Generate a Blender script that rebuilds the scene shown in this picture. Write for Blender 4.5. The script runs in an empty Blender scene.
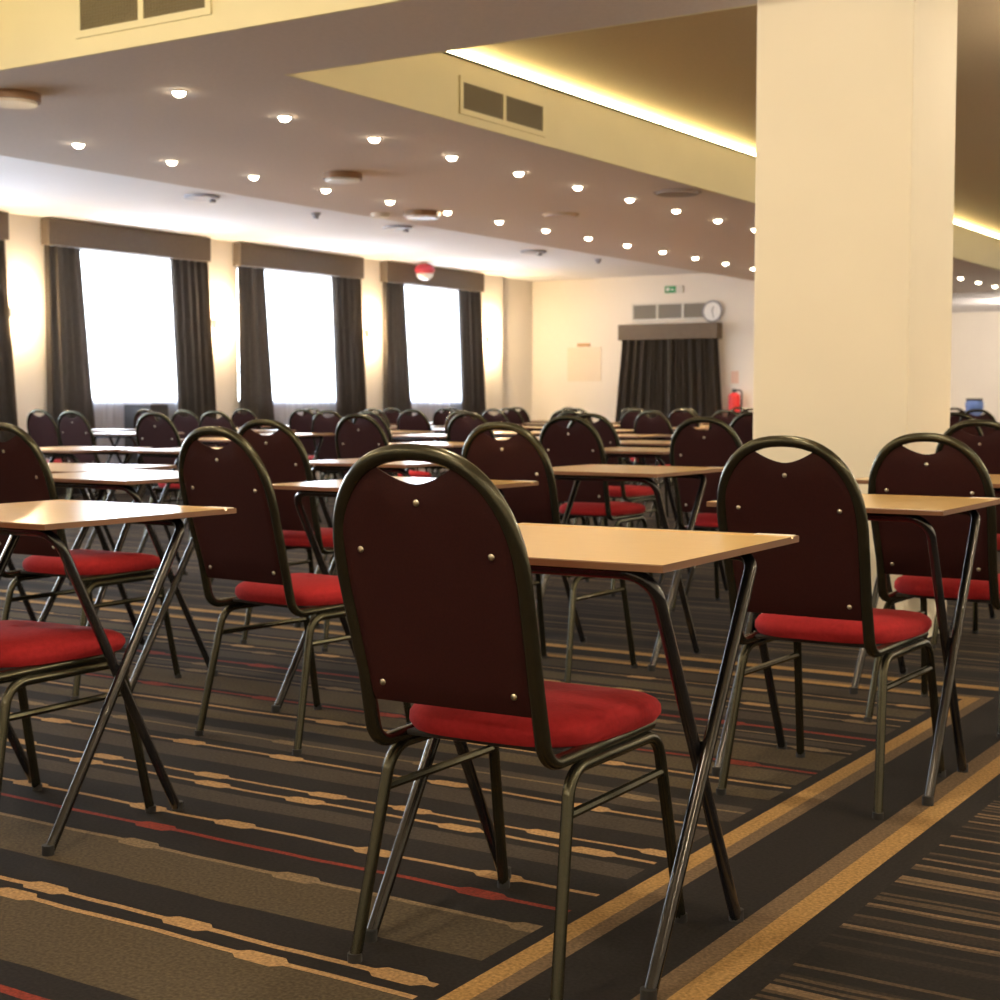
import bpy, bmesh, math, random
from mathutils import Vector, Matrix
random.seed(7)
C = bpy.context.scene.collection
PI = math.pi
# ------------------------------------------------------------------ materials
def mat(name, col=(.5,.5,.5), rough=.6, metal=0., noise=None, bump=0., coat=0., emit=None, estr=0., spec=None):
    m = bpy.data.materials.new(name); m.use_nodes = True
    nt = m.node_tree; b = nt.nodes['Principled BSDF']
    b.inputs['Base Color'].default_value = (*col, 1); b.inputs['Roughness'].default_value = rough
    b.inputs['Metallic'].default_value = metal; b.inputs['Coat Weight'].default_value = coat
    if spec is not None: b.inputs['Specular IOR Level'].default_value = spec
    if emit: b.inputs['Emission Color'].default_value = (*emit, 1); b.inputs['Emission Strength'].default_value = estr
    if noise or bump:
        tc = nt.nodes.new('ShaderNodeTexCoord'); nz = nt.nodes.new('ShaderNodeTexNoise')
        sc, amt = noise or (60, .1)
        nz.inputs['Scale'].default_value = sc; nz.inputs['Detail'].default_value = 3
        nt.links.new(tc.outputs['Object'], nz.inputs['Vector'])
        mx = nt.nodes.new('ShaderNodeMix'); mx.data_type = 'RGBA'
        mx.inputs[6].default_value = (*[c*(1-amt) for c in col], 1); mx.inputs[7].default_value = (*[min(1, c*(1+amt)) for c in col], 1)
        nt.links.new(nz.outputs['Fac'], mx.inputs[0]); nt.links.new(mx.outputs[2], b.inputs['Base Color'])
        if bump:
            bp = nt.nodes.new('ShaderNodeBump'); bp.inputs['Strength'].default_value = bump; bp.inputs['Distance'].default_value = .002
            nt.links.new(nz.outputs['Fac'], bp.inputs['Height']); nt.links.new(bp.outputs['Normal'], b.inputs['Normal'])
    return m
M = {}
FILL = 70
M['cream'] = mat('cream_paint', (.74,.665,.41), .75, noise=(3,.04))
M['column'] = mat('column_paint', (.84,.77,.61), .7, noise=(3,.03))
M['wall'] = mat('wall_paint', (.88,.83,.76), .75, noise=(2,.03))
M['ceil'] = mat('white_ceiling', (.84,.83,.86), .85, noise=(2,.02))
M['taupe'] = mat('taupe_soffit', (.66,.57,.515), .9, noise=(40,.08))
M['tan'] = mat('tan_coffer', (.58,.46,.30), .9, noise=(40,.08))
M['led'] = mat('led_strip', (1,1,1), .5, emit=(1,.9,.5), estr=14)
M['lens'] = mat('lamp_lens', (1,1,1), .5, emit=(1,.88,.66), estr=22)
M['trimw'] = mat('white_plastic', (.75,.72,.66), .4)
M['brownp'] = mat('bronze_plastic', (.28,.15,.07), .45)
M['greyp'] = mat('grey_plastic', (.33,.33,.37), .5)
M['dark'] = mat('dark_plastic', (.03,.03,.035), .5)
M['louvre'] = mat('vent_metal', (.20,.16,.09), .5, .3)
M['louvre2'] = mat('vent_grey', (.24,.22,.19), .6)
M['curtain'] = mat('curtain_cloth', (.10,.083,.068), .8, noise=(25,.2))
M['pelmet'] = mat('pelmet_cloth', (.15,.118,.09), .8, noise=(25,.15))
M['gun'] = mat('gunmetal_tube', (.065,.062,.042), .27, .85, noise=(200,.25))
M['black'] = mat('black_tube', (.012,.012,.014), .25, 0., coat=.6)
M['blacksat'] = mat('dark_chrome_tube', (.05,.048,.045), .2, .85)
M['rubber'] = mat('rubber', (.01,.01,.01), .7)
M['seat'] = mat('red_fabric', (.31,.016,.019), .9, noise=(90,.25), bump=.4, spec=.2)
M['panel'] = mat('burgundy_shell', (.025,.0036,.0034), .65, noise=(260,.5), bump=.15, spec=.22)
M['pad'] = mat('burgundy_fabric', (.20,.014,.014), .85, noise=(120,.3))
M['rivet'] = mat('rivet_steel', (.55,.50,.38), .3, 1.)
M['edge'] = mat('brown_edging', (.16,.075,.035), .4)
M['under'] = mat('black_underside', (.012,.011,.011), .7)
M['clock'] = mat('clock_white', (.9,.9,.9), .4)
M['red'] = mat('red_paint', (.75,.03,.03), .3)
M['green'] = mat('sign_green', (.0,.30,.09), .4)
M['paper'] = mat('paper', (.80,.70,.54), .7)
M['paper2'] = mat('faded_paper', (.82,.73,.61), .7)
M['blue'] = mat('bottle_blue', (.12,.2,.5), .15)
M['frame'] = mat('window_frame_white', (.75,.75,.75), .4)
def wood():
    m = bpy.data.materials.new('beech_laminate'); m.use_nodes = True; nt = m.node_tree; b = nt.nodes['Principled BSDF']
    tc = nt.nodes.new('ShaderNodeTexCoord'); mp = nt.nodes.new('ShaderNodeMapping'); mp.inputs['Scale'].default_value = (4, 60, 4)
    nz = nt.nodes.new('ShaderNodeTexNoise'); nz.inputs['Scale'].default_value = 3; nz.inputs['Detail'].default_value = 5
    r = nt.nodes.new('ShaderNodeValToRGB'); r.color_ramp.elements[0].position = .3; r.color_ramp.elements[1].position = .75
    r.color_ramp.elements[0].color = (.70,.44,.145,1); r.color_ramp.elements[1].color = (.78,.52,.19,1)
    nt.links.new(tc.outputs['Object'], mp.inputs[0]); nt.links.new(mp.outputs[0], nz.inputs[0]); nt.links.new(nz.outputs['Fac'], r.inputs[0])
    nt.links.new(r.outputs[0], b.inputs['Base Color']); b.inputs['Roughness'].default_value = .3; b.inputs['Specular IOR Level'].default_value = .6; b.inputs['Coat Weight'].default_value = .7; b.inputs['Coat Roughness'].default_value = .22
    return m
M['wood'] = wood()
def glass():
    m = bpy.data.materials.new('window_glass'); m.use_nodes = True; nt = m.node_tree; nt.nodes.clear()
    o = nt.nodes.new('ShaderNodeOutputMaterial'); mx = nt.nodes.new('ShaderNodeMixShader'); t = nt.nodes.new('ShaderNodeBsdfTransparent'); g = nt.nodes.new('ShaderNodeBsdfGlossy')
    g.inputs['Roughness'].default_value = .02; mx.inputs[0].default_value = .06
    nt.links.new(t.outputs[0], mx.inputs[1]); nt.links.new(g.outputs[0], mx.inputs[2]); nt.links.new(mx.outputs[0], o.inputs[0]); return m
M['glass'] = glass()
def net():
    m = bpy.data.materials.new('net_curtain'); m.use_nodes = True; nt = m.node_tree; nt.nodes.clear()
    o = nt.nodes.new('ShaderNodeOutputMaterial'); mx = nt.nodes.new('ShaderNodeMixShader'); t = nt.nodes.new('ShaderNodeBsdfTransparent')
    m2 = nt.nodes.new('ShaderNodeMixShader'); d = nt.nodes.new('ShaderNodeBsdfDiffuse'); tl = nt.nodes.new('ShaderNodeBsdfTranslucent')
    d.inputs[0].default_value = (.7,.7,.78,1); tl.inputs[0].default_value = (.7,.72,.8,1); mx.inputs[0].default_value = .55; m2.inputs[0].default_value = .5
    nt.links.new(d.outputs[0], m2.inputs[1]); nt.links.new(tl.outputs[0], m2.inputs[2])
    nt.links.new(t.outputs[0], mx.inputs[1]); nt.links.new(m2.outputs[0], mx.inputs[2]); nt.links.new(mx.outputs[0], o.inputs[0]); return m
M['net'] = net()
# ---- carpet
def carpet():
    m = bpy.data.materials.new('patterned_carpet'); m.use_nodes = True; nt = m.node_tree; b = nt.nodes['Principled BSDF']
    N = nt.nodes.new; L = nt.links.new
    def put(i, v):
        if hasattr(v, 'links') or isinstance(v, bpy.types.NodeSocket): L(v, i)
        else: i.default_value = v
    def ma(op, a, bb=None, c=None):
        n = N('ShaderNodeMath'); n.operation = op; put(n.inputs[0], a)
        if bb is not None: put(n.inputs[1], bb)
        if c is not None: put(n.inputs[2], c)
        return n.outputs[0]
    def mix(f, a, c):
        n = N('ShaderNodeMix'); n.data_type = 'RGBA'; put(n.inputs[0], f); put(n.inputs[6], a if not isinstance(a, tuple) else (*a,1)); put(n.inputs[7], c if not isinstance(c, tuple) else (*c,1)); return n.outputs[2]
    tc = N('ShaderNodeTexCoord'); sp = N('ShaderNodeSeparateXYZ'); L(tc.outputs['Object'], sp.inputs[0]); X, Y = sp.outputs[0], sp.outputs[1]
    wv = N('ShaderNodeTexNoise'); wv.inputs['Scale'].default_value = 2.5; L(tc.outputs['Object'], wv.inputs['Vector'])
    Yw = ma('ADD', Y, ma('MULTIPLY', ma('SUBTRACT', wv.outputs['Fac'], .5), .03))
    P0, PL = 1.60, 3.52
    T = ma('FLOORED_MODULO', ma('SUBTRACT', Yw, P0), PL)      # 0..PL
    DK, OL, GR = (.014,.011,.010), (.075,.057,.033), (.052,.041,.030)
    base = [(1.60,DK),(1.78,OL),(2.035,DK),(2.235,OL),(2.43,DK),(2.81,GR),(2.89,DK),(3.12,GR),(3.235,DK),(3.33,GR),(3.46,DK),(3.56,OL),(3.66,DK),(3.74,OL),(3.86,DK),(3.93,OL),(4.13,DK),(4.20,GR),(4.26,DK),(4.46,GR),(4.56,DK),(4.74,OL),(4.86,DK),(4.98,GR)]
    r = N('ShaderNodeValToRGB'); r.color_ramp.interpolation = 'CONSTANT'; e = r.color_ramp.elements
    e[0].position = 0; e[0].color = (*DK,1); e[1].position = (base[1][0]-P0)/PL; e[1].color = (*base[1][1],1)
    for y, c in base[2:]:
        k = e.new((y-P0)/PL); k.color = (*c,1)
    L(ma('DIVIDE', T, PL), r.inputs[0])
    col = r.outputs[0]
    BG, B2, RD = (.38,.235,.105), (.19,.135,.075), (.20,.030,.016)
    lines = [(1.70,RD,.012,.9),(2.05,BG,.008,.62),(2.11,BG,.008,.47),(2.445,B2,.008,.55),(2.57,RD,.008,.85),(2.685,BG,.007,.38),(2.94,BG,.007,.42),(3.01,BG,.006,.35),
             (3.27,BG,.007,.5),(3.42,B2,.005,.6),(3.71,BG,.008,.9),(3.90,RD,.009,.45),(4.17,B2,.007,.8),(4.29,B2,.006,.9),(4.38,RD,.012,.5),(4.61,B2,.006,.5),(4.70,BG,.005,.44),(4.94,BG,.005,.52)]
    for i, (y, c, w0, per) in enumerate(lines):
        s = (i*0.377) % 1.0
        jag = N('ShaderNodeTexWhiteNoise'); jag.noise_dimensions = '1D'
        xx = ma('ADD', ma('DIVIDE', X, per), s+50.0)
        L(ma('FLOOR', xx), jag.inputs['W'])
        u = ma('ABSOLUTE', ma('MULTIPLY', ma('SUBTRACT', ma('SUBTRACT', ma('FRACT', xx), .3), ma('MULTIPLY', jag.outputs['Value'], .4)), per))
        mr = N('ShaderNodeMapRange'); mr.interpolation_type = 'SMOOTHSTEP'; L(u, mr.inputs[0])
        mr.inputs[1].default_value = .038; mr.inputs[2].default_value = .062; mr.inputs[3].default_value = w0+.015; mr.inputs[4].default_value = w0
        d = ma('ABSOLUTE', ma('SUBTRACT', T, y-P0))
        col = mix(ma('LESS_THAN', d, mr.outputs[0]), col, c)
    # fine stripes
    wn = N('ShaderNodeTexWhiteNoise'); wn.noise_dimensions = '2D'; cv = N('ShaderNodeCombineXYZ')
    L(ma('FLOOR', ma('DIVIDE', Yw, .013)), cv.inputs[0]); L(cv.outputs[0], wn.inputs['Vector'])
    r2 = N('ShaderNodeValToRGB'); r2.color_ramp.interpolation = 'CONSTANT'; e2 = r2.color_ramp.elements
    e2[0].position = 0; e2[0].color = (.010,.008,.007,1); e2[1].position = .42; e2[1].color = (.022,.016,.012,1)
    for p, c in ((.60,(.012,.009,.008)),(.72,(.065,.045,.026)),(.90,(.15,.10,.055))): k = e2.new(p); k.color = (*c,1)
    L(wn.outputs['Value'], r2.inputs[0]); fine = r2.outputs[0]
    nz2 = N('ShaderNodeTexNoise'); nz2.inputs['Scale'].default_value = 9; L(tc.outputs['Object'], nz2.inputs['Vector'])
    # border frame: distance outside the main field
    D = ma('MAXIMUM', ma('ADD', X, 1.478), ma('SUBTRACT', Y, 5.12))
    TAN, MUT, BD = (.36,.215,.075), (.15,.10,.055), (.014,.011,.010)
    out = mix(ma('GREATER_THAN', D, 0.0), col, BD)
    out = mix(ma('GREATER_THAN', D, .036), out, TAN)
    out = mix(ma('GREATER_THAN', D, .082), out, MUT)
    out = mix(ma('GREATER_THAN', D, .120), out, BD)
    # far cross line and fine field behind
    out = mix(ma('GREATER_THAN', Y, 5.37), out, mix(ma('GREATER_THAN', Y, 5.43), TAN, fine))
    out = mix(ma('GREATER_THAN', X, -1.357), out, BD)
    out = mix(ma('GREATER_THAN', X, -1.168), out, MUT)
    out = mix(ma('GREATER_THAN', X, -1.118), out, TAN)
    out = mix(ma('GREATER_THAN', X, -1.062), out, BD)
    out = mix(ma('GREATER_THAN', X, -1.0), out, fine)
    # pile mottling
    pn = N('ShaderNodeTexNoise'); pn.inputs['Scale'].default_value = 130; pn.inputs['Detail'].default_value = 2; L(tc.outputs['Object'], pn.inputs['Vector'])
    mm = N('ShaderNodeMix'); mm.data_type = 'RGBA'; mm.blend_type = 'MULTIPLY'; mm.inputs[0].default_value = 1
    g = N('ShaderNodeMapRange'); L(pn.outputs['Fac'], g.inputs[0]); g.inputs[1].default_value = .3; g.inputs[2].default_value = .7; g.inputs[3].default_value = .52; g.inputs[4].default_value = 1.08
    L(out, mm.inputs[6]); L(g.outputs[0], mm.inputs[7]); L(mm.outputs[2], b.inputs['Base Color'])
    b.inputs['Roughness'].default_value = .95; b.inputs['Specular IOR Level'].default_value = .08
    b.inputs['Sheen Weight'].default_value = .02; b.inputs['Sheen Roughness'].default_value = .5
    return m
M['carpet'] = carpet()
# ------------------------------------------------------------------ helpers
def link(name, bm, m, parent=None, smooth=True, loc=None):
    me = bpy.data.meshes.new(name); bmesh.ops.recalc_face_normals(bm, faces=bm.faces[:]); bm.to_mesh(me); bm.free()
    for k in (m if isinstance(m, (list, tuple)) else [m]): me.materials.append(k)
    if smooth:
        for p in me.polygons: p.use_smooth = True
        try: me.set_sharp_from_angle(angle=math.radians(40))
        except Exception: pass
    o = bpy.data.objects.new(name, me); C.objects.link(o)
    if parent: o.parent = parent
    if loc: o.location = loc
    return o
def tag(o, label, cat, group=None):
    o['label'] = label; o['category'] = cat
    if group: o['group'] = group
    return o
def thing(name, label, cat, loc=(0,0,0), rz=0, group=None):
    o = bpy.data.objects.new(name, None); C.objects.link(o); o.location = loc; o.rotation_euler = (0,0,rz); o.empty_display_size = .1
    return tag(o, label, cat, group)
def struct(name, bm, m, parent=None, smooth=False):
    o = link(name, bm, m, parent, smooth)
    if not parent: o['kind'] = 'structure'
    return o
def box(bm, a, b, bev=0., mi=0):
    vs = [bm.verts.new((x,y,z)) for x in (a[0],b[0]) for y in (a[1],b[1]) for z in (a[2],b[2])]
    fs = [bm.faces.new([vs[i] for i in q]) for q in ((0,1,3,2),(4,6,7,5),(0,4,5,1),(2,3,7,6),(0,2,6,4),(1,5,7,3))]
    for f in fs: f.material_index = mi
    if bev:
        es = list({e for f in fs for e in f.edges}); bmesh.ops.bevel(bm, geom=es, offset=bev, segments=2, affect='EDGES', profile=.5)
    return bm
def nb(): return bmesh.new()
def cyl(bm, c, r, h, axis='Z', n=24, r2=None, mi=0):
    r2 = r if r2 is None else r2
    mt = {'Z':Matrix(), 'X':Matrix.Rotation(PI/2,4,'Y'), 'Y':Matrix.Rotation(-PI/2,4,'X')}[axis]
    res = bmesh.ops.create_cone(bm, cap_ends=True, segments=n, radius1=r, radius2=r2, depth=h, matrix=Matrix.Translation(c) @ mt)
    return bm
def sph(bm, c, r, s=(1,1,1), u=16, v=10):
    bmesh.ops.create_uvsphere(bm, u_segments=u, v_segments=v, radius=r, matrix=Matrix.Translation(c) @ Matrix.Diagonal((*s,1))); return bm
def fillet(pts, r, n=7):
    pts = [Vector(p) for p in pts]; out = [pts[0]]
    for i in range(1, len(pts)-1):
        rr = r[i-1] if isinstance(r, (list,tuple)) else r
        a, p, b = pts[i-1], pts[i], pts[i+1]; u = (a-p).normalized(); v = (b-p).normalized()
        ang = u.angle(v)
        if ang > PI-.02 or rr <= 0: out.append(p); continue
        d = min(rr/math.tan(ang/2), (a-p).length*.49, (b-p).length*.49); R = d*math.tan(ang/2)
        c = p + (u+v).normalized()*(R/math.sin(ang/2)); s = p+u*d-c; t = p+v*d-c; w = s.angle(t)
        for k in range(n+1):
            q = k/n; out.append(c + (s*math.sin((1-q)*w)+t*math.sin(q*w))/math.sin(w))
    out.append(pts[-1]); return out
def sweep(bm, pts, rx, ry=None, n=12, side=None, closed=False):
    """tube along pts; rx along `side`, ry across it"""
    ry = rx if ry is None else ry; pts = [Vector(p) for p in pts]; rings = []; ref = Vector(side) if side else None
    prev = None; m = len(pts)
    for i, p in enumerate(pts):
        t = (pts[min(i+1,m-1)]-pts[max(i-1,0)]).normalized()
        if ref is not None: a = ref - t*ref.dot(t)
        elif prev is not None: a = prev - t*prev.dot(t)
        else: a = t.orthogonal()
        if a.length < 1e-5: a = t.orthogonal()
        a.normalize(); prev = a; b = t.cross(a)
        rings.append([bm.verts.new(p + a*rx*math.cos(2*PI*k/n) + b*ry*math.sin(2*PI*k/n)) for k in range(n)])
    for i in range(m-1):
        for k in range(n): bm.faces.new((rings[i][k], rings[i][(k+1)%n], rings[i+1][(k+1)%n], rings[i+1][k]))
    bm.faces.new(rings[0]); bm.faces.new(rings[-1]); return bm
def kids(o): return [c for c in bpy.data.objects if c.parent == o]
KC = {}
def copy_tree(o, parent=None):
    if o.name not in KC: KC[o.name] = kids(o)
    c = o.copy(); C.objects.link(c); c.parent = parent
    for k in KC[o.name]: copy_tree(k, c)
    return c
# ------------------------------------------------------------------ chair (origin at rear feet line, faces +Y)
def yb(z): return -.005 - (z-.52)*.277
def half(z):                                   # centre line half width of the back hoop
    if z <= .705: return .170 + .010*max(0,(z-.45)/.255)
    q = min(1., (z-.705)/.214); return .180*(1-q**2.35)**(1/2.35)
def make_chair(full=True):
    t = thing('stacking_chair', 'x', 'chair')
    pts = fillet([(-.178,.40,.402),(-.174,.022,.396),(-.1725,yb(.53),.53)], .048, 7)
    L = [Vector((-half(z), yb(z), z)) for z in (.60,.65,.69)]
    na = 26; arch = []
    for k in range(na+1):
        a = PI*k/na; cx = -math.cos(a); s = max(0., math.sin(a)); x = math.copysign(abs(cx)**(2/2.35), cx)*.180; z = .705+.214*s**(2/2.35); arch.append(Vector((x, yb(z), z)))
    left = pts+L; right = [Vector((-p.x,p.y,p.z)) for p in reversed(left)]
    link('back_frame', hoop(left+arch+right), M['gun'], t)
    # rear shell and front pad
    def slab(y0, y1, inset, name, m, zb=.480, sm=.006):
        bm = nb(); nx, nz = 34, 14; F = []; B = []
        for i in range(nx+1):
            u = -1+2*i/nx; x = u*(.172-inset); fr = []; bk = []
            zt_f = .705+.214*(max(0,1-(abs(x)/.180)**2.35))**(1/2.35) - .008 - inset
            sc = .866 + .026*(min(1,abs(x)/.072))**1.7 - inset*.6
            zt = min(zt_f, sc) if abs(x) < .080 else zt_f
            for j in range(nz+1):
                q = j/nz; z = zb+inset + (zt-zb-inset)*q; w = half(z)-.006-inset; xx = u*w if z < .705 else u*w*.0+x
                e = min(1, min((1-abs(u))*10, q*12, (1-q)*12)); rr = math.sqrt(max(0,1-(1-e)**2))
                crown = .006*(1-u*u)
                fr.append(bm.verts.new((xx, yb(z)+y0+(y1-y0)*(.35+.65*rr), z))); bk.append(bm.verts.new((xx, yb(z)+y0-crown*0, z)))
            F.append(fr); B.append(bk)
        for i in range(nx):
            for j in range(nz):
                bm.faces.new((F[i][j],F[i+1][j],F[i+1][j+1],F[i][j+1])); bm.faces.new((B[i][j],B[i][j+1],B[i+1][j+1],B[i+1][j]))
            bm.faces.new((F[i][0],B[i][0],B[i+1][0],F[i+1][0])); bm.faces.new((F[i][nz],F[i+1][nz],B[i+1][nz],B[i][nz]))
        for j in range(nz):
            bm.faces.new((F[0][j],F[0][j+1],B[0][j+1],B[0][j])); bm.faces.new((F[nx][j],B[nx][j],B[nx][j+1],F[nx][j+1]))
        return link(name, bm, m, t)
    slab(.0, -.009, 0, 'back_shell', M['panel']); slab(.0, .030, .012, 'back_pad', M['pad'])
    if full:
        for x, z in ((0,.836),(-.130,.752),(.130,.752),(-.133,.515),(.133,.515)):
            link('rivet', sph(nb(), (x, yb(z)-.009, z), .0062, (1,.5,1), 12, 8), M['rivet'], t)
    # seat cushion
    bm = nb(); n = 40; R = []; prof = [(.84,.406),(.96,.409),(1.0,.422),(.995,.438),(.96,.449),(.88,.458),(.7,.465),(.4,.469),(.12,.470)]
    for (s, z) in prof:
        ring = []
        for k in range(n):
            a = 2*PI*k/n; ca, sa = math.cos(a), math.sin(a); e = 2/3.6
            x = math.copysign(abs(ca)**e, ca); y = math.copysign(abs(sa)**e, sa)
            ring.append(bm.verts.new((x*s*(.203+.010*y), .280+y*s*.208, z - (.010*max(0,y)**3 if z > .435 else 0))))
        R.append(ring)
    for a, b in zip(R, R[1:]):
        for k in range(n): bm.faces.new((a[k],a[(k+1)%n],b[(k+1)%n],b[k]))
    bm.faces.new(R[0]); bm.faces.new(R[-1]); link('seat', bm, M['seat'], t)
    link('seat_base', box(nb(), (-.163,.10,.398), (.163,.465,.408), .003), M['under'], t, False)
    for s in (-1, 1):
        path = fillet([(s*.207,0,.002),(s*.184,.085,.379),(s*.184,.425,.379),(s*.200,.50,.002)], [.06,.055], 7)
        mid = len(path)//2; c = (path[mid-1]+path[mid])/2
        rear = link('leg', sweep(nb(), path[:mid]+[c], .0115, n=10), M['gun'], t); front = link('leg', sweep(nb(), [c]+path[mid:], .0115, n=10), M['gun'], t)
        if full:
            link('foot_cap', cyl(nb(), (s*.207,0,.008), .0132, .016, n=14), M['rubber'], rear); link('foot_cap', cyl(nb(), (s*.200,.50,.008), .0132, .016, n=14), M['rubber'], front)
        link('stretcher', sweep(nb(), [(s*.1885,.070,.305),(s*.187,.438,.305)], .0085, n=8), M['gun'], t)
    link('cross_rail', sweep(nb(), [(-.18,.36,.388),(.18,.36,.388)], .009, n=8), M['gun'], t)
    return t
def hoop(P):
    """back hoop: oval tube, wide face toward the back"""
    bm = nb(); rings = []; m = len(P); n = 12
    for i, p in enumerate(P):
        t = (P[min(i+1,m-1)]-P[max(i-1,0)]).normalized()
        # in-plane normal: perpendicular to t, pointing outward from the middle of the back
        c = Vector((0, yb(.70), .70)); out = (p-c); 
        if p.z < .66: out = Vector((p.x, 0, 0))
        a = out - t*out.dot(t); a.normalize(); b = t.cross(a)
        rings.append([bm.verts.new(p + a*.0145*math.cos(2*PI*k/n) + b*.0125*math.sin(2*PI*k/n)) for k in range(n)])
    for i in range(m-1):
        for k in range(n): bm.faces.new((rings[i][k], rings[i][(k+1)%n], rings[i+1][(k+1)%n], rings[i+1][k]))
    bm.faces.new(rings[0]); bm.faces.new(rings[-1]); return bm
# ------------------------------------------------------------------ exam desk (origin between near feet, extends +Y)
def make_desk(full=True):
    t = thing('folding_desk', 'x', 'desk')
    W = .315; y0, y1, zb, zt = -.02, .64, .723, .736
    bm = nb(); g = .600
    prof = [(y0,zb),(y0,zt-.002),(y0+.002,zt),(g-.006,zt),(g-.004,zt-.004),(g+.004,zt-.004),(g+.006,zt),(y1-.002,zt),(y1,zt-.002),(y1,zb)]
    A = [bm.verts.new((-W,y,z)) for y, z in prof]; B = [bm.verts.new((W,y,z)) for y, z in prof]; k = len(prof)
    for i in range(k):
        f = bm.faces.new((A[i],B[i],B[(i+1)%k],A[(i+1)%k]))
        if i in (0,1,7,8): f.material_index = 1
        if i == k-1: f.material_index = 2
    bm.faces.new(A).material_index = 1; bm.faces.new(B).material_index = 1
    link('desktop', bm, [M['wood'], M['edge'], M['under']], t, False)
    if full: link('label_strip', box(nb(), (.230,.612,.7361), (.309,.636,.7373)), M['trimw'], t, False)
    legs = []
    for (hw, yt, yf, m) in ((.258,.065,.462,M['black']), (.283,.475,0.,M['blacksat'])):
        zt2 = .710
        path = fillet([(-hw-.002,yf,.003),(-hw,yt,zt2),(hw,yt,zt2),(hw+.002,yf,.003)], .055 if yf > .2 else .035, 7)
        mid = len(path)//2; a = [p for p in path if p.x < -hw+.06]; b = [p for p in path if p.x > hw-.06]
        l1 = link('leg', sweep(nb(), a, .0125, n=10), m, t); l2 = link('leg', sweep(nb(), b, .0125, n=10), m, t)
        link('crossbar', sweep(nb(), [a[-1], b[0]], .0122, n=10), m, t)
        if full:
            for l, s in ((l1,-1),(l2,1)): link('foot_cap', cyl(nb(), (s*(hw+.002),yf,.011), .0145, .022, n=14), M['rubber'], l)
    if full:
        for s in (-1, 1): link('pivot', cyl(nb(), (s*.2705,.268,.375), .014, .012, 'X', 12), M['black'], t)
    return t
chairP = make_chair(True); chairS = make_chair(False); deskP = make_desk(True); deskS = make_desk(False)
PROTOS = [chairP, chairS, deskP, deskS]
def place(proto, x, y, rz, label, group=None, sc=(1,1,1)):
    c = copy_tree(proto); c.location = (x,y,0); c.rotation_euler = (0,0,math.radians(rz)); c.scale = sc; c['label'] = label
    if group: c['group'] = group
    return c
GC, GD = 'dark red exam chairs', 'folding exam desks'
near = [
 (-1.460,2.130, 1,'nearest burgundy-backed chair, whole back and red seat in the foreground centre'),
 (-1.397,3.555,-1.2,'red-seated chair with its back beside the column, ahead of the nearest desk'),
 (-1.380,4.620,-2,'red-seated chair at the right edge, hooped back in front of the column base'),
 (-3.01,3.335,-5,'burgundy chair left of the nearest one, tall hoop behind the left desk corner'),
 (-2.900,2.150, 1,'lower left chair showing only its red seat and frame under the desk'),
 (-2.865,4.600,-1,'burgundy chair back rising just right of the nearest chair, behind its desk'),
 (-4.15,3.520, 1,'burgundy chair cut by the left edge, behind the left foreground desk'),
 (-4.09,4.760, 3,'burgundy chair directly behind the tall left chair, red seat showing beside it'),
 (-3.95,6.930, 2,'plain dark chair back before the far end wall, right of the centre'),
 (-3.02,6.580, 0,'dark chair back left of the column, in front of the closed curtain'),
 (-5.58,7.280, 2,'round-topped chair back left of the centre, in line with the third window'),
 (-4.640,8.400, 0,'chair back rising in front of the left edge of the closed curtain'),
 (-7.570,7.600, 4,'round-topped chair back below the right curtain of the first window'),
 (-9.60,8.700, 2,'round-topped chair back below the left curtain of the first window'),
 (-1.640,6.150,-3,'dark chair back just right of the column'),
]
for x, y, r, l in near: place(chairP, x, y, r, l, GC, (1,1,.975 if x > -1.39 and y < 6 else .987 if -1.43 < x else 1))
desks = [
 (-1.425,2.236, 2,.98,'nearest beech-topped folding desk, in front of the foreground chair'),
 (-1.412,3.740, 0,.85,'beech folding desk at the right, next one ahead of the foreground desk'),
 (-1.50,5.05, 0,1.0,'beech desk at the right edge beyond the right-hand chair, only a corner in view'),
 (-2.925,2.275, 0,.92,'beech folding desk at the left edge, glossy top catching window light'),
 (-2.968,3.740, -1,1.0,'beech desk behind the nearest chair back, its right corner showing over the hoop'),
 (-2.86,5.080, 0,.97,'beech folding desk in the middle, behind the foreground desk and left of the column'),
 (-4.135,3.670, 0,.98,'pale glaring desk right behind the left foreground desk'),
 (-4.120,5.230, 2,1.0,'shining desk just left of and above the nearest chair hoop'),
 (-3.96,7.33, 0,1.0,'beech desk in the middle distance, one row behind the middle desk'),
 (-3.080,7.000, 0,1.0,'desk edge hidden mostly by the dark chair back left of the column'),
 (-5.58,7.72, 2,1.0,'desk ahead of the round-topped chair in line with the third window'),
 (-4.640,8.820, 0,1.0,'thin desk edge in front of the closed curtain, left of centre'),
 (-7.570,8.020, 4,1.0,'desk glaring white ahead of the chair below the first window right curtain'),
 (-9.770,9.100, 2,1.0,'desk ahead of the chair below the first window left curtain'),
 (-4.800,4.00,10,1.0,'pale desk set askew behind the glaring left desk'),
 (-6.750,5.750, 4,1.0,'glaring desk in the left middle distance, left one of the two set side by side'),
 (-6.000,6.020, 4,1.0,'glaring desk in the left middle distance, right one of the two set side by side'),
 (-1.640,6.700,-3,1.0,'desk edge behind the dark chair just right of the column'),
]
for x, y, r, s, l in desks: place(deskP, x, y, r, l, GD, (1, s, 1))
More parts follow.
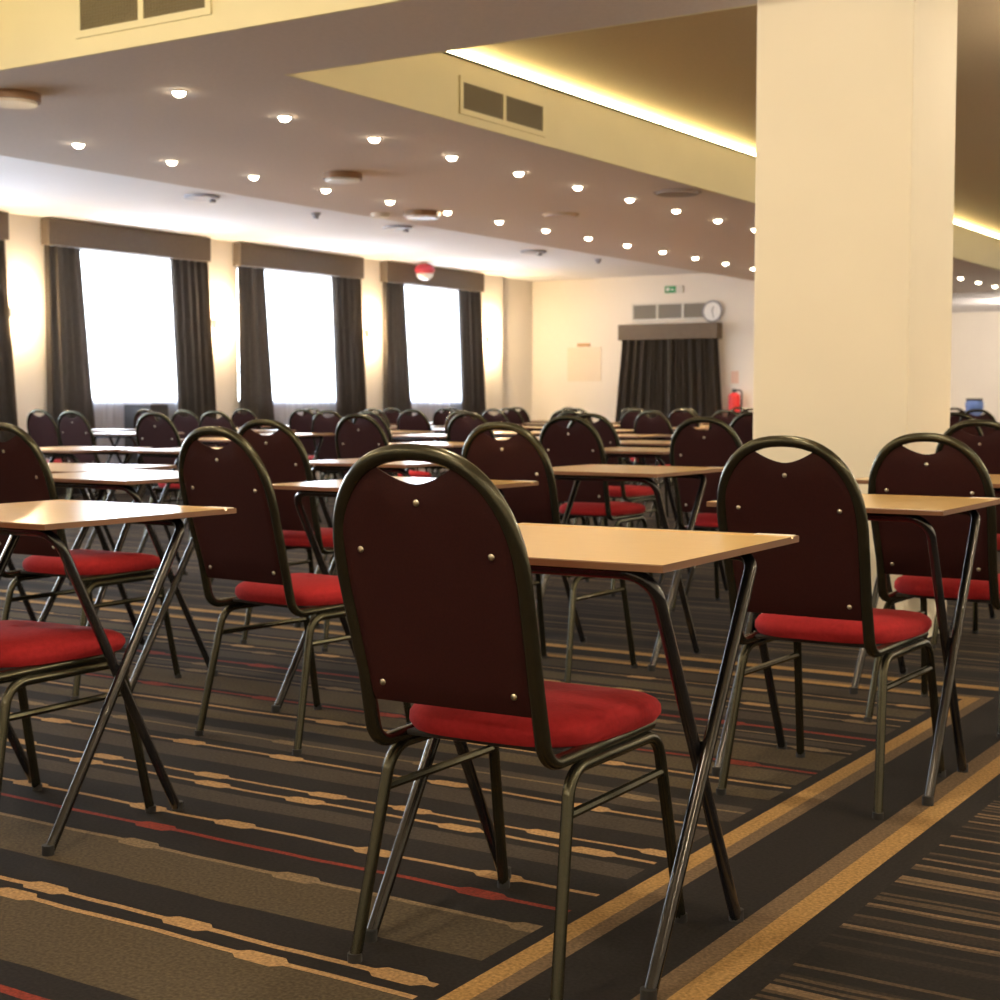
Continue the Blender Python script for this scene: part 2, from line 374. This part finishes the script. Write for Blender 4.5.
# the far ranks
F_, YAW, PIT = 1534., math.atan(980/1534.), math.atan(98/1534.)
def proj(x, y, z):
    f = (-math.sin(YAW)*math.cos(PIT), math.cos(YAW)*math.cos(PIT), -math.sin(PIT)); r = (math.cos(YAW), math.sin(YAW), 0); u = (-math.sin(YAW)*math.sin(PIT), math.cos(YAW)*math.sin(PIT), math.cos(PIT))
    v = (x, y, z-1.0); w = sum(a*b for a, b in zip(v, f)); return 500+F_*sum(a*b for a, b in zip(v, r))/w, 500-F_*sum(a*b for a, b in zip(v, u))/w, w
far = []
for cx, ys in ((-5.68,(8.75,10.15,11.5,12.9,14.3,15.7,17.1)), (-7.0,(9.3,10.7,12.1,13.5,14.9,16.3,17.7,19.1)), (-8.35,(9.0,10.4,11.8,13.2,14.6,16.0,17.4,18.8)),
               (-9.75,(10.2,11.6,13.0,14.4,15.8,17.2,18.6)), (-11.15,(9.6,11.0,12.4,13.8,15.2,16.6,18.0)), (-4.3,(10.0,)), (-3.05,(10.6,)), (-4.15,(14.9,)), (-5.3,(18.6,)), ):
    for y in ys:
        far.append((cx+random.uniform(-.12,.12), y+random.uniform(-.12,.12), random.uniform(-5,5)))
marks = ((0,45,'the wall pier at the left edge'),(45,72,'the left curtain of the first window'),(72,170,'the glass of the first window'),(170,205,'the right curtain of the first window'),
         (205,235,'the pier between first and second window'),(235,262,'the left curtain of the second window'),(262,330,'the glass of the second window'),(330,362,'the right curtain of the second window'),
         (362,385,'the pier between second and third window'),(385,403,'the left curtain of the third window'),(403,460,'the glass of the third window'),(460,485,'the right curtain of the third window'),
         (485,534,'the pier beside the room corner'),(534,612,'the notice sheet on the end wall'),(612,668,'the left half of the closed curtain'),(668,728,'the right half of the closed curtain'),(728,760,'the fire extinguisher'),(940,1010,'the wall right of the column'))
ordn = ['nearest','second nearest','third nearest','fourth nearest','fifth nearest','sixth nearest','seventh nearest','eighth nearest','ninth nearest']
cnt = {}; far = [(proj(x,y,.92), x, y, r) for x, y, r in far]; far.sort(key=lambda q: q[0][2])
for (px, py, w), x, y, r in far:
    mk = next((m for a, b, m in marks if a <= px < b), None)
    if mk is None: continue
    k = cnt.get(mk, 0); cnt[mk] = k+1
    place(chairS, x, y, r, 'far chair back below %s, %s there' % (mk, ordn[k]), GC)
    place(deskS, x, y+.42, r*.5, 'far desk top below %s, %s there' % (mk, ordn[k]), GD)
for p in PROTOS:
    for k in KC.get(p.name, kids(p)):
        for q in KC.get(k.name, kids(k)): bpy.data.objects.remove(q)
        bpy.data.objects.remove(k)
    bpy.data.objects.remove(p)
# ------------------------------------------------------------------ the room
XW, YE, YF, XR, YB, HC, HS = -12.62, 20.70, 29.5, 5.0, -5.0, 2.885, 2.72
struct('floor', box(nb(), (XW-.3,YB,-.05), (XR,YF,0)), M['carpet'])
wins = [(2.30+2.87*i-.02, 4.60+2.87*i-.02) for i in range(6)]           # last three are the ones in view
bm = nb(); XO = XW-.30
box(bm, (XO,YB,0), (XW,YE,.98)); box(bm, (XO,YB,2.66), (XW,YE,3.4))
ys = [YB]+[v for a, b in wins for v in (a+.12, b-.12)]+[YE]
for i in range(0, len(ys), 2): box(bm, (XO,ys[i],.98), (XW,ys[i+1],2.66))
ys = [YB]+[v for a, b in wins for v in (a, b)]+[YE]
struct('wall_left', bm, M['wall'])
for i in range(0, len(ys)-2, 2): struct('trim_%d' % (3+i//2), box(nb(), (XW,ys[i],0), (XW+.13,ys[i+1],HC)), M['wall'])
struct('trim_9', box(nb(), (XW,ys[-2],0), (XW+.13,19.62,HC)), M['wall'])
struct('wall_end', box(nb(), (XO,YE,0), (-8.80,YE+.2,3.4)), M['wall'])
struct('wall_return', box(nb(), (-9.0,YE+.2,0), (-8.80,YF,3.4)), M['wall'])
struct('wall_back', box(nb(), (-9.0,YF,0), (XR+.2,YF+.2,3.4)), M['wall'])
struct('wall_right', box(nb(), (XR,YB,0), (XR+.2,YF,3.4)), M['wall'])
struct('wall_front', box(nb(), (XO,YB-.2,0), (XR+.2,YB,3.4)), M['wall'])
struct('baseboard_end', box(nb(), (XW+.02,YE-.02,0), (-8.82,YE,.12), .004), M['trimw'])
# ceilings: white by the windows, taupe soffit, two raised coffers
struct('ceiling', box(nb(), (XO,YB,HC), (-8.6,YE,HC+.1)), M['ceil'])
CX, CY, NX0, NY = -5.38, 6.30, -7.4, 5.44
bm = nb(); Z1 = 3.12
box(bm, (-8.78,YB,HS), (NX0,24.4,HS+.10)); box(bm, (NX0,NY,HS), (CX,24.4,HS+.10)); box(bm, (CX,NY,HS), (XR,CY,HS+.10)); box(bm, (NX0,YB,HS), (XR,YB+1,HS+.10)); box(bm, (CX,24.0,HS), (XR,24.4,HS+.10))
box(bm, (-8.78,YB,HS+.10), (-8.70,24.4,3.3))
struct('ceiling_soffit', bm, M['taupe'])
struct('ceiling_far', box(nb(), (-8.8,24.4,HS-.02), (XR,YF,HS+.1)), M['ceil'])
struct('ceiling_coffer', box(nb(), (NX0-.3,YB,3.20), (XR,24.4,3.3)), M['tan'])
bm = nb()
box(bm, (CX,CY,HS), (CX+.02,24.0,Z1)); box(bm, (CX,CY,HS), (XR,CY+.02,Z1)); box(bm, (CX,23.98,HS), (XR,24.0,Z1))
box(bm, (CX-.13,CY-.1,3.10), (CX+.02,24.1,Z1))                                  # cove ledge
box(bm, (CX-.16,CY-.1,3.10), (CX-.13,24.1,3.2))
struct('trim_1', bm, M['cream'])
bm = nb()
box(bm, (NX0,NY-.02,HS), (XR,NY,3.2)); box(bm, (NX0,YB+1,HS), (NX0+.02,NY,Z1)); box(bm, (NX0-.13,YB+1,3.10), (NX0+.02,NY,Z1)); box(bm, (NX0-.16,YB+1,3.10), (NX0-.13,NY,3.2)); box(bm, (NX0,YB+1,HS), (XR,YB+1.02,3.2))
struct('trim_2', bm, M['cream'])
tag(link('light_strip', box(nb(), (CX-.128,CY,3.125), (CX-.10,24.0,3.185)), M['led'], None, False), 'long glowing light strip in the ceiling cove above the vented cream fascia', 'light strip')
tag(link('light_strip', box(nb(), (NX0-.128,YB+1,3.125), (NX0-.10,NY,3.185)), M['led'], None, False), 'glowing light strip in the cove of the nearer ceiling recess', 'light strip')
# column
struct('column', box(nb(), (-2.615,6.09,0), (-1.945,6.68,3.2), .006), M['column'])
# windows, pelmets, curtains
def curtain_bm(y0, y1, z0, z1, f0=0., f1=0., amp=.045, waves=5, ph=0., seed=0):
    """folded cloth hanging in the YZ plane around x=0; f0/f1: flare at the bottom"""
    rnd = random.Random(seed); bm = nb(); nu, nv = waves*14, 16; rows = []
    ks = [(rnd.uniform(.8,1.25), rnd.uniform(0,6.28)) for _ in range(3)]
    for j in range(nv+1):
        q = j/nv; z = z1+(z0-z1)*q; row = []
        for i in range(nu+1):
            u = i/nu; a = y0 - f0*q; b = y1 + f1*q; y = a+(b-a)*u
            w = math.sin(2*PI*waves*u+ph)*.7 + .35*math.sin(2*PI*waves*u*ks[0][0]*1.7+ks[0][1]+q) + .2*math.sin(2*PI*waves*.45*u+ks[1][1])
            row.append(bm.verts.new((w*amp*(.75+.35*q), y+.010*math.sin(2*PI*waves*u+ph+1.2)*q, z)))
        rows.append(row)
    for j in range(nv):
        for i in range(nu): bm.faces.new((rows[j][i],rows[j][i+1],rows[j+1][i+1],rows[j+1][i]))
    ext = bmesh.ops.solidify(bm, geom=bm.faces[:], thickness=.006); return bm
wn = ['fourth window to the left, out beyond the left edge','','']
names = ['behind the camera side','beside the desks','just left of the frame','first','second','third']
for i, (a, b) in enumerate(wins):
    fr = bm = nb(); x0, x1 = XW-.16, XW-.10; ya, yb_ = a+.12, b-.12; zz0, zz1 = .98, 2.66
    box(bm, (x0,ya,zz0), (x1,ya+.05,zz1)); box(bm, (x0,yb_-.05,zz0), (x1,yb_,zz1)); box(bm, (x0,ya+.05,zz0), (x1,yb_-.05,zz0+.05)); box(bm, (x0,ya+.05,zz1-.05), (x1,yb_-.05,zz1))
    W = struct('window_%d' % (i+1), bm, M['frame'])
    link('pane', box(nb(), (XW-.135,ya+.05,zz0+.05), (XW-.129,yb_-.05,zz1-.05)), M['glass'], W, False)
    link('window_sill', box(nb(), (XW-.10,ya,zz0), (XW+.03,yb_,zz0+.025)), M['frame'], W, False)
    if i < 2: continue
    desc = ['at the left edge','on the first window from the left','on the second window from the left','on the third window, nearest the corner'][i-2]
    pm = link('pelmet', box(nb(), (XW+.135,a-.075,2.605), (XW+.26,b-.01,2.875), .004), M['pelmet'], None, False); tag(pm, 'brown fabric-covered pelmet ' + desc.replace('on the','over the'), 'pelmet', 'pelmets over the windows')
    for side in (0, 1):
        if i == 2 and side == 0: continue
        nm = 'left' if side == 0 else 'right'
        if side == 0: cb = curtain_bm(a-.08, a+.40, .03, 2.603, .0, .22, waves=4, seed=i)
        else: cb = curtain_bm(b-.60, b-.01, .03, 2.603, -.12, .16, waves=5, seed=20+i)
        c = link('curtain', cb, M['curtain'], None, loc=(XW+.195,0,0))
        tag(c, 'dark brown floor-length curtain, %s one %s' % (nm, desc) if i > 2 else 'dark brown curtain cut off by the left edge of the view', 'curtain', 'dark window curtains')
    n = link('net_curtain', curtain_bm(a+.2, b-.2, .30, 2.60, amp=.012, waves=16, seed=40+i), M['net'], None, loc=(XW+.055,0,0))
    tag(n, 'sheer white net ' + desc, 'net curtain', 'sheer window nets')
# sconces on the piers
for y, z, l in ((10.48,1.90,'wall light on the pier at the left edge'),(13.42,1.91,'wall light between the first and second windows'),(16.32,1.91,'wall light between the second and third windows'),(19.25,1.92,'wall light between the third window and the corner')):
    s = thing('wall_light', l + ', glowing warm', 'wall light', (XW+.13,y,z), 0, 'glowing wall lights on the piers')
    bm = nb(); n = 14; rr = []
    for k in range(n+1):
        a = -PI/2+PI*k/n; rr.append((.075*math.cos(a)+.001, .10*math.sin(a)))
    lo = [bm.verts.new((x*.8,y_*.8,-.05)) for x, y_ in rr]; hi = [bm.verts.new((x,y_,.05)) for x, y_ in rr]
    for k in range(n): bm.faces.new((lo[k],lo[k+1],hi[k+1],hi[k]))
    bm.faces.new((lo[0],hi[0],hi[-1],lo[-1])); bm.faces.new(lo)
    link('shade', bm, M['trimw'], s); link('bulb', sph(nb(), (.045,0,.045), .022), M['lens'], s)
    for dz, e in ((.16,22),(-.13,11)):
        L = bpy.data.lights.new('sconce_light','POINT'); L.energy = e*(1.5 if y > 19 else 1); L.color = (1,.72,.40); L.shadow_soft_size = .04
        o = bpy.data.objects.new('sconce_light', L); o.location = (XW+.13+.12,y,z+dz); C.objects.link(o)
# end wall: curtained doorway, transom vent, clock, exit sign, notice, extinguisher
p = link('pelmet', box(nb(), (-10.99,YE-.20,1.925), (-9.37,YE-.01,2.155), .004), M['pelmet'], None, False); tag(p, 'brown pelmet over the closed curtain on the end wall', 'pelmet')
def rot_curtain(x0, x1, f0, f1, lab, seed):
    cb = curtain_bm(x0, x1, .03, 1.923, f0, f1, amp=.05, waves=7, seed=seed)
    bmesh.ops.rotate(cb, verts=cb.verts[:], cent=(0,0,0), matrix=Matrix.Rotation(-PI/2,3,'Z'))
    c = link('curtain', cb, M['curtain'], None, loc=(0,YE-.11,0)); tag(c, lab, 'curtain', 'closed pair of curtains on the end wall'); return c
# rotate by -90deg maps (x,y)->(y,-x): y runs along +X
rot_curtain(-10.97,-10.20,.17,0.,'left half of the closed dark curtain on the end wall',5); rot_curtain(-10.19,-9.39,0.,.13,'right half of the closed dark curtain on the end wall',9)
v = thing('transom_vent', 'three-panel grey louvred vent above the curtained doorway', 'vent', (-10.21,YE-.01,2.34))
bm = nb(); 
box(bm, (-.64,-.03,-.13), (.64,.0,-.10)); box(bm, (-.64,-.03,.11), (.64,0,.14))
for x in (-.64,-.225,.195,.61): box(bm, (x,-.03,-.10), (x+.03,0,.11))
link('vent_frame', bm, M['trimw'], v, False)
for x in (-.61,-.195,.225):
    bm = nb(); box(bm, (x,-.006,-.10), (x+.385,-.002,.11))
    for k in range(8): box(bm, (x,-.022,-.095+k*.026), (x+.385,-.008,-.083+k*.026))
    link('louvre_panel', bm, M['louvre2'], v, False)
k = thing('wall_clock', 'round white wall clock beside the vent above the curtain', 'clock', (-9.52,YE-.035,2.32))
bm = nb(); 
ringp = [Vector((.148*math.cos(2*PI*q/40), 0, .148*math.sin(2*PI*q/40))) for q in range(41)]
link('clock_rim', sweep(bm, ringp, .016, n=8), M['greyp'], k); link('clock_face', cyl(nb(), (0,.008,0), .146, .03, 'Y', 40), M['clock'], k)
for a, l, w in ((.3,.075,.010),(2.9,.105,.007)):
    b = box(nb(), (-w/2,-.012,-.012), (w/2,-.009,l)); bmesh.ops.rotate(b, verts=b.verts[:], cent=(0,0,0), matrix=Matrix.Rotation(a,3,'Y')); link('clock_hand', b, M['dark'], k, False)
e = thing('exit_sign', 'small green exit sign high above the vent on the end wall', 'sign', (-10.15,YE-.001,2.665))
link('sign_panel', box(nb(), (-.15,-.03,-.055), (.15,0,.055), .004), M['trimw'], e, False)
bm = nb(); box(bm, (-.145,-.0335,-.05), (.035,-.0305,.05)); link('green_panel', bm, M['green'], e, False)
bm = nb(); box(bm, (-.12,-.036,-.02), (-.07,-.034,.03)); box(bm, (-.045,-.036,-.012), (-.0,-.034,.008)); link('pictogram', bm, M['clock'], e, False)
n = thing('notice_sheet', 'pale rectangular notice taped on the end wall left of the closed curtain', 'notice', (-11.68,YE-.001,1.60))
link('sheet', box(nb(), (-.30,-.008,-.28), (.30,0,.24), .002), M['paper2'], n, False); link('top_clip', box(nb(), (-.12,-.02,.25), (.10,0,.30), .003), mat('clip_tan',(.5,.3,.14),.5), n, False)
x = thing('fire_extinguisher', 'red fire extinguisher on the end wall between curtain and column', 'fire extinguisher', (-9.12,YE-.13,.62))
link('cylinder', cyl(nb(), (0,0,.25), .085, .42, n=24), M['red'], x); link('shoulder', sph(nb(), (0,0,.46), .085, (1,1,.7)), M['red'], x)
link('valve', box(nb(), (-.03,-.02,.50), (.03,.02,.57), .005), M['dark'], x, False); link('hose', sweep(nb(), fillet([(.03,0,.55),(.12,0,.55),(.12,-.02,.15)], .05), .012, n=8), M['dark'], x)
link('bracket', box(nb(), (-.05,.07,.20), (.05,.13,.34), .004), M['dark'], x, False)
s_ = link('safety_sign', box(nb(), (-.06,-.004,-.09), (.06,0,.09), .001), mat('sign_red_faded', (.80,.55,.42), .5), None, False, (-9.17,YE-.001,1.36)); tag(s_, 'small reddish sign above the fire extinguisher', 'sign')
# ceiling fittings
for row, (xr, yy0, dy, nn, lab) in enumerate(((-7.95,7.22,.868,19,'recessed downlight in the soffit row nearer the windows'),(-6.15,6.32,.892,20,'recessed downlight in the soffit row nearer the cream fascia'))):
    for i in range(nn):
        y = yy0+dy*i
        if y > 24: break
        t = thing('downlight', lab, 'downlight', (xr,y,HS), 0, lab.replace('recessed downlight','downlights'))
        ring = [Vector((.040*math.cos(2*PI*q/24), .040*math.sin(2*PI*q/24), -.003)) for q in range(25)]
        link('trim_ring', sweep(nb(), ring, .005, n=6), M['trimw'], t); link('lens', sph(nb(), (0,0,-.006), .036, (1,1,.72), 20, 10), M['lens'], t)
        L = bpy.data.lights.new('downlight_beam','SPOT'); L.energy = 46 if y < 14 else 85; L.color = (1,.80,.58); L.spot_size = math.radians(110); L.spot_blend = .8; L.shadow_soft_size = .05
        o = bpy.data.objects.new('downlight_beam', L); o.location = (xr,y,HS-.05); C.objects.link(o)
def vent(name, loc, rz, w, h, lab):
    t = thing(name, lab, 'vent', loc, rz)
    bm = nb(); hw = w/2; f = .035
    box(bm, (-hw-f,-.012,-h/2-f), (hw+f,0,-h/2)); box(bm, (-hw-f,-.012,h/2), (hw+f,0,h/2+f)); box(bm, (-hw-f,-.012,-h/2), (-hw,0,h/2)); box(bm, (hw,-.012,-h/2), (hw+f,0,h/2)); box(bm, (-.018,-.012,-h/2), (.018,0,h/2))
    link('vent_frame', bm, M['cream'], t, False)
    for s in (0, 1):
        a = -hw if s == 0 else .018; b = -.018 if s == 0 else hw; bm = nb(); box(bm, (a,-.002,-h/2), (b,-.0005,h/2))
        n = int(h/.016)
        for k in range(n): box(bm, (a,-.009,-h/2+.016*k+.003), (b,-.003,-h/2+.016*k+.010))
        m = int((b-a)/.02)
        for k in range(m): box(bm, (a+.02*k+.006,-.011,-h/2), (a+.02*k+.010,-.0095,h/2))
        link('grille', bm, M['louvre'], t, False)
vent('air_vent', (-5.51,NY-.0205,2.955), 0, .84, .23, 'two-panel air vent in the nearer cream bulkhead, top left')
vent('air_vent', (CX+.0205,8.43,2.885), PI/2, .95, .16, 'two-panel air vent in the far cream fascia under the light strip')
def oval(x, y, z, lab, m1, m2, w=.15, hh=.045, cat='ceiling light', nm='ceiling_emergency_light'):
    t = thing(nm, lab, cat, (x,y,z)); link('body', cyl(nb(), (0,0,-hh/2), w, hh, n=28, r2=w), m1, t); link('lower_rim', cyl(nb(), (0,0,-hh-.008), w*.86, .016, n=28), m2, t)
rim = mat('rim_glow', (.75,.66,.55), .4)
oval(-6.98,5.87,HS,'bronze round ceiling fitting at the left edge of the soffit',M['brownp'],rim,.15)
oval(-7.30,9.22,HS,'bronze round ceiling fitting between the two downlight rows',M['brownp'],rim,.15)
oval(-8.15,11.45,HS,'bronze round ceiling fitting further back, beside the soffit edge',M['brownp'],rim,.17)
oval(-8.55,11.35,HS,'pale round fitting right at the soffit edge',rim,rim,.09,.02)
oval(-7.20,12.3,HS,'faint tan round plate between the downlight rows in the middle distance',M['tan'],M['taupe'],.17,.008)
oval(-5.62,11.5,HS,'dark oval speaker grille in the soffit beside the far fascia',mat('grille_dark',(.34,.28,.25),.8),mat('grille_dark2',(.30,.25,.22),.8),.2,.006,'speaker','ceiling_speaker')
for (x_, y_, q) in ((-9.95,10.5,'nearest the camera'),(-9.90,13.45,'in the middle'),(-10.05,16.5,'furthest back')):
    t = thing('ceiling_diffuser', 'grey round diffuser on the white ceiling, %s' % ('nearest the left edge' if q.startswith('nearest') else q + ' of the three'), 'diffuser', (x_,y_,HC), 0, 'grey diffusers on the white ceiling')
    link('plate', cyl(nb(), (0,0,-.012), .16, .024, n=28), mat('diffuser_plate', (.42,.43,.50), .5), t); link('cone', cyl(nb(), (.02,.12,-.035), .03, .03, n=14), M['greyp'], t)
for (x_, y_, q) in ((-9.88,12.05,'left of'),(-9.9,17.9,'further back than')):
    t = thing('smoke_detector', 'small dark detector on the white ceiling, %s the middle diffuser' % q, 'detector', (x_,y_,HC)); link('base', cyl(nb(), (0,0,-.012), .045, .024, n=20), M['greyp'], t); link('sensor', cyl(nb(), (0,0,-.04), .028, .035, n=16), M['greyp'], t)
t = thing('alarm_beacon', 'red and white alarm beacon hanging below the ceiling before the third pelmet', 'alarm', (-12.12,17.08,HC))
pink = mat('beacon_red', (.55,.06,.10), .3); link('stem', cyl(nb(), (0,0,-.02), .05, .04, n=18), M['trimw'], t); link('red_dome', sph(nb(), (0,0,-.10), .14, (1,1,.62), 24, 12), pink, t); link('white_cover', sph(nb(), (0,0,-.165), .115, (1,1,.62), 24, 12), M['clock'], t)
# pedestal fan and cabinet by the first window
t = thing('desk_fan', 'round wire-guarded fan on the sill behind the net of the first window', 'fan', (-12.68,12.13,1.005))
link('fan_base', cyl(nb(), (0,0,.012), .045, .024, n=28), M['greyp'], t); link('pole', cyl(nb(), (0,0,.08), .012, .12, n=12), M['greyp'], t)
link('motor', cyl(nb(), (-.015,0,.25), .04, .05, 'X', 18), M['greyp'], t)
bm = nb(); cc = Vector((.025,0,.25))
for xo, r in ((-.02,.17),(0,.19),(.02,.17),(.024,.10),(.026,.05)):
    sweep(bm, [cc+Vector((xo, r*math.cos(2*PI*q/32), r*math.sin(2*PI*q/32))) for q in range(33)], .006, n=5)
for q in range(24):
    a = 2*PI*q/24; sweep(bm, [cc+Vector((.026,.03*math.cos(a),.03*math.sin(a))), cc+Vector((.02,.17*math.cos(a),.17*math.sin(a))), cc+Vector((0,.19*math.cos(a),.19*math.sin(a))), cc+Vector((-.02,.17*math.cos(a),.17*math.sin(a))), cc+Vector((-.024,.04*math.cos(a),.04*math.sin(a)))], .0013, n=4)
link('wire_guard', bm, M['greyp'], t)
for q in range(3):
    bm = nb(); a = 2*PI*q/3; vs = []
    for (r, da, dx) in ((.03,-.2,0),(.14,-.35,-.01),(.15,.35,.01),(.03,.3,.0)): vs.append(bm.verts.new(cc+Vector((dx, r*math.cos(a+da), r*math.sin(a+da)))))
    bm.faces.new(vs); bmesh.ops.solidify(bm, geom=bm.faces[:], thickness=.003); link('blade', bm, mat('blade_clear', (.5,.55,.6), .3) if q == 0 else bpy.data.materials['blade_clear'], t)
t = thing('side_cabinet', 'dark low cabinet standing before the first window below the fan', 'cabinet', (-12.16,11.93,0))
link('carcass', box(nb(), (-.2,-.13,.05), (.2,.13,.97), .006), M['dark'], t, False); link('top', box(nb(), (-.21,-.14,.97), (.21,.14,.99), .004), M['greyp'], t, False)
link('door', box(nb(), (.2005,-.12,.08), (.215,.12,.95), .003), M['dark'], t, False); link('plinth', box(nb(), (-.18,-.12,0), (.18,.12,.05)), M['dark'], t, False)
# water cooler right of the column
t = thing('water_cooler', 'water cooler with blue bottle in the distance right of the column', 'water cooler', (-6.15,22.3,0))
link('cabinet', box(nb(), (-.16,-.16,0), (.16,.16,.76), .015), M['trimw'], t, False)
bm = nb(); prof = [(.05,.76),(.06,.79),(.125,.84),(.13,.88),(.122,.90),(.13,.92),(.13,.99),(.11,1.02),(.001,1.03)]; rr = [[bm.verts.new((r*math.cos(2*PI*q/24), r*math.sin(2*PI*q/24), z)) for q in range(24)] for r, z in prof]
for a, b in zip(rr, rr[1:]):
    for q in range(24): bm.faces.new((a[q],a[(q+1)%24],b[(q+1)%24],b[q]))
link('bottle', bm, M['blue'], t); link('bottle_cap', cyl(nb(), (0,0,1.035), .12, .03, n=24), M['dark'], t)
# added fill globes, out of view overhead, to brighten column, fascias and walls
globe = mat('fill_glow', (1,1,1), .5, emit=(1,.82,.55), estr=4)
for (x_, y_) in [(a, b) for a in (-5.4,-1.8,1.8) for b in (-2.4,.6,3.2)] + [(a, b) for a in (-1.4,2.2) for b in (9.2,13.6,18.)] + [(-6.4,26.6),(-3,27),(2,27),(3.6,7.4)]:
    zc = 3.20 if y_ < 24 else HS-.02
    t = thing('fill_globe', 'added globe fill light, out of view overhead', 'fill light', (x_,y_,zc), 0, 'added fill globes overhead')
    link('fill_base', cyl(nb(), (0,0,-.012), .09, .024, n=28), M['trimw'], t)
    gl = link('globe', sph(nb(), (0,0,-.12), .11, (1,1,1), 24, 14), globe, t)
    for dz, e in ((-.26,FILL),):
        L = bpy.data.lights.new('fill_globe_light','POINT'); L.energy = e*(4.2 if x_ == 3.6 else 1) if y_ < 24 else e*2; L.color = (1,.84,.62) if y_ < 24 else (1,.86,.72); L.shadow_soft_size = .06
        o = bpy.data.objects.new('fill_globe_light', L); o.location = (x_,y_,zc+dz); C.objects.link(o)
# ------------------------------------------------------------------ daylight
w = bpy.data.worlds.new('World'); bpy.context.scene.world = w; w.use_nodes = True
bg = w.node_tree.nodes['Background']; bg.inputs[0].default_value = (.80,.90,1.0,1); bg.inputs[1].default_value = 16
for a, b in wins:
    L = bpy.data.lights.new('window_portal','AREA'); L.shape = 'RECTANGLE'; L.size = 1.68; L.size_y = b-a-.24; L.cycles.is_portal = True
    o = bpy.data.objects.new('window_portal', L); o.location = (XO-.02,(a+b)/2,1.82); o.rotation_euler = (0,-PI/2,0); C.objects.link(o)
# ------------------------------------------------------------------ camera
cam = bpy.data.cameras.new('camera'); co = bpy.data.objects.new('camera', cam); C.objects.link(co)
cam.sensor_width = 36; cam.sensor_fit = 'HORIZONTAL'; cam.lens = 36*1.534; cam.clip_start = .05; cam.clip_end = 200
co.location = (0,0,1.0); co.rotation_euler = (PI/2-PIT, 0, YAW)
cam.dof.use_dof = True; cam.dof.focus_distance = 2.75; cam.dof.aperture_fstop = 9
sc = bpy.context.scene; sc.camera = co
sc.view_settings.view_transform = 'Standard'; sc.view_settings.look = 'None'; sc.view_settings.gamma = 1; sc.view_settings.exposure = 0.58
sc.cycles.max_bounces = 8; sc.cycles.diffuse_bounces = 4; sc.cycles.glossy_bounces = 3; sc.cycles.transparent_max_bounces = 12
sc.cycles.sample_clamp_indirect = 6
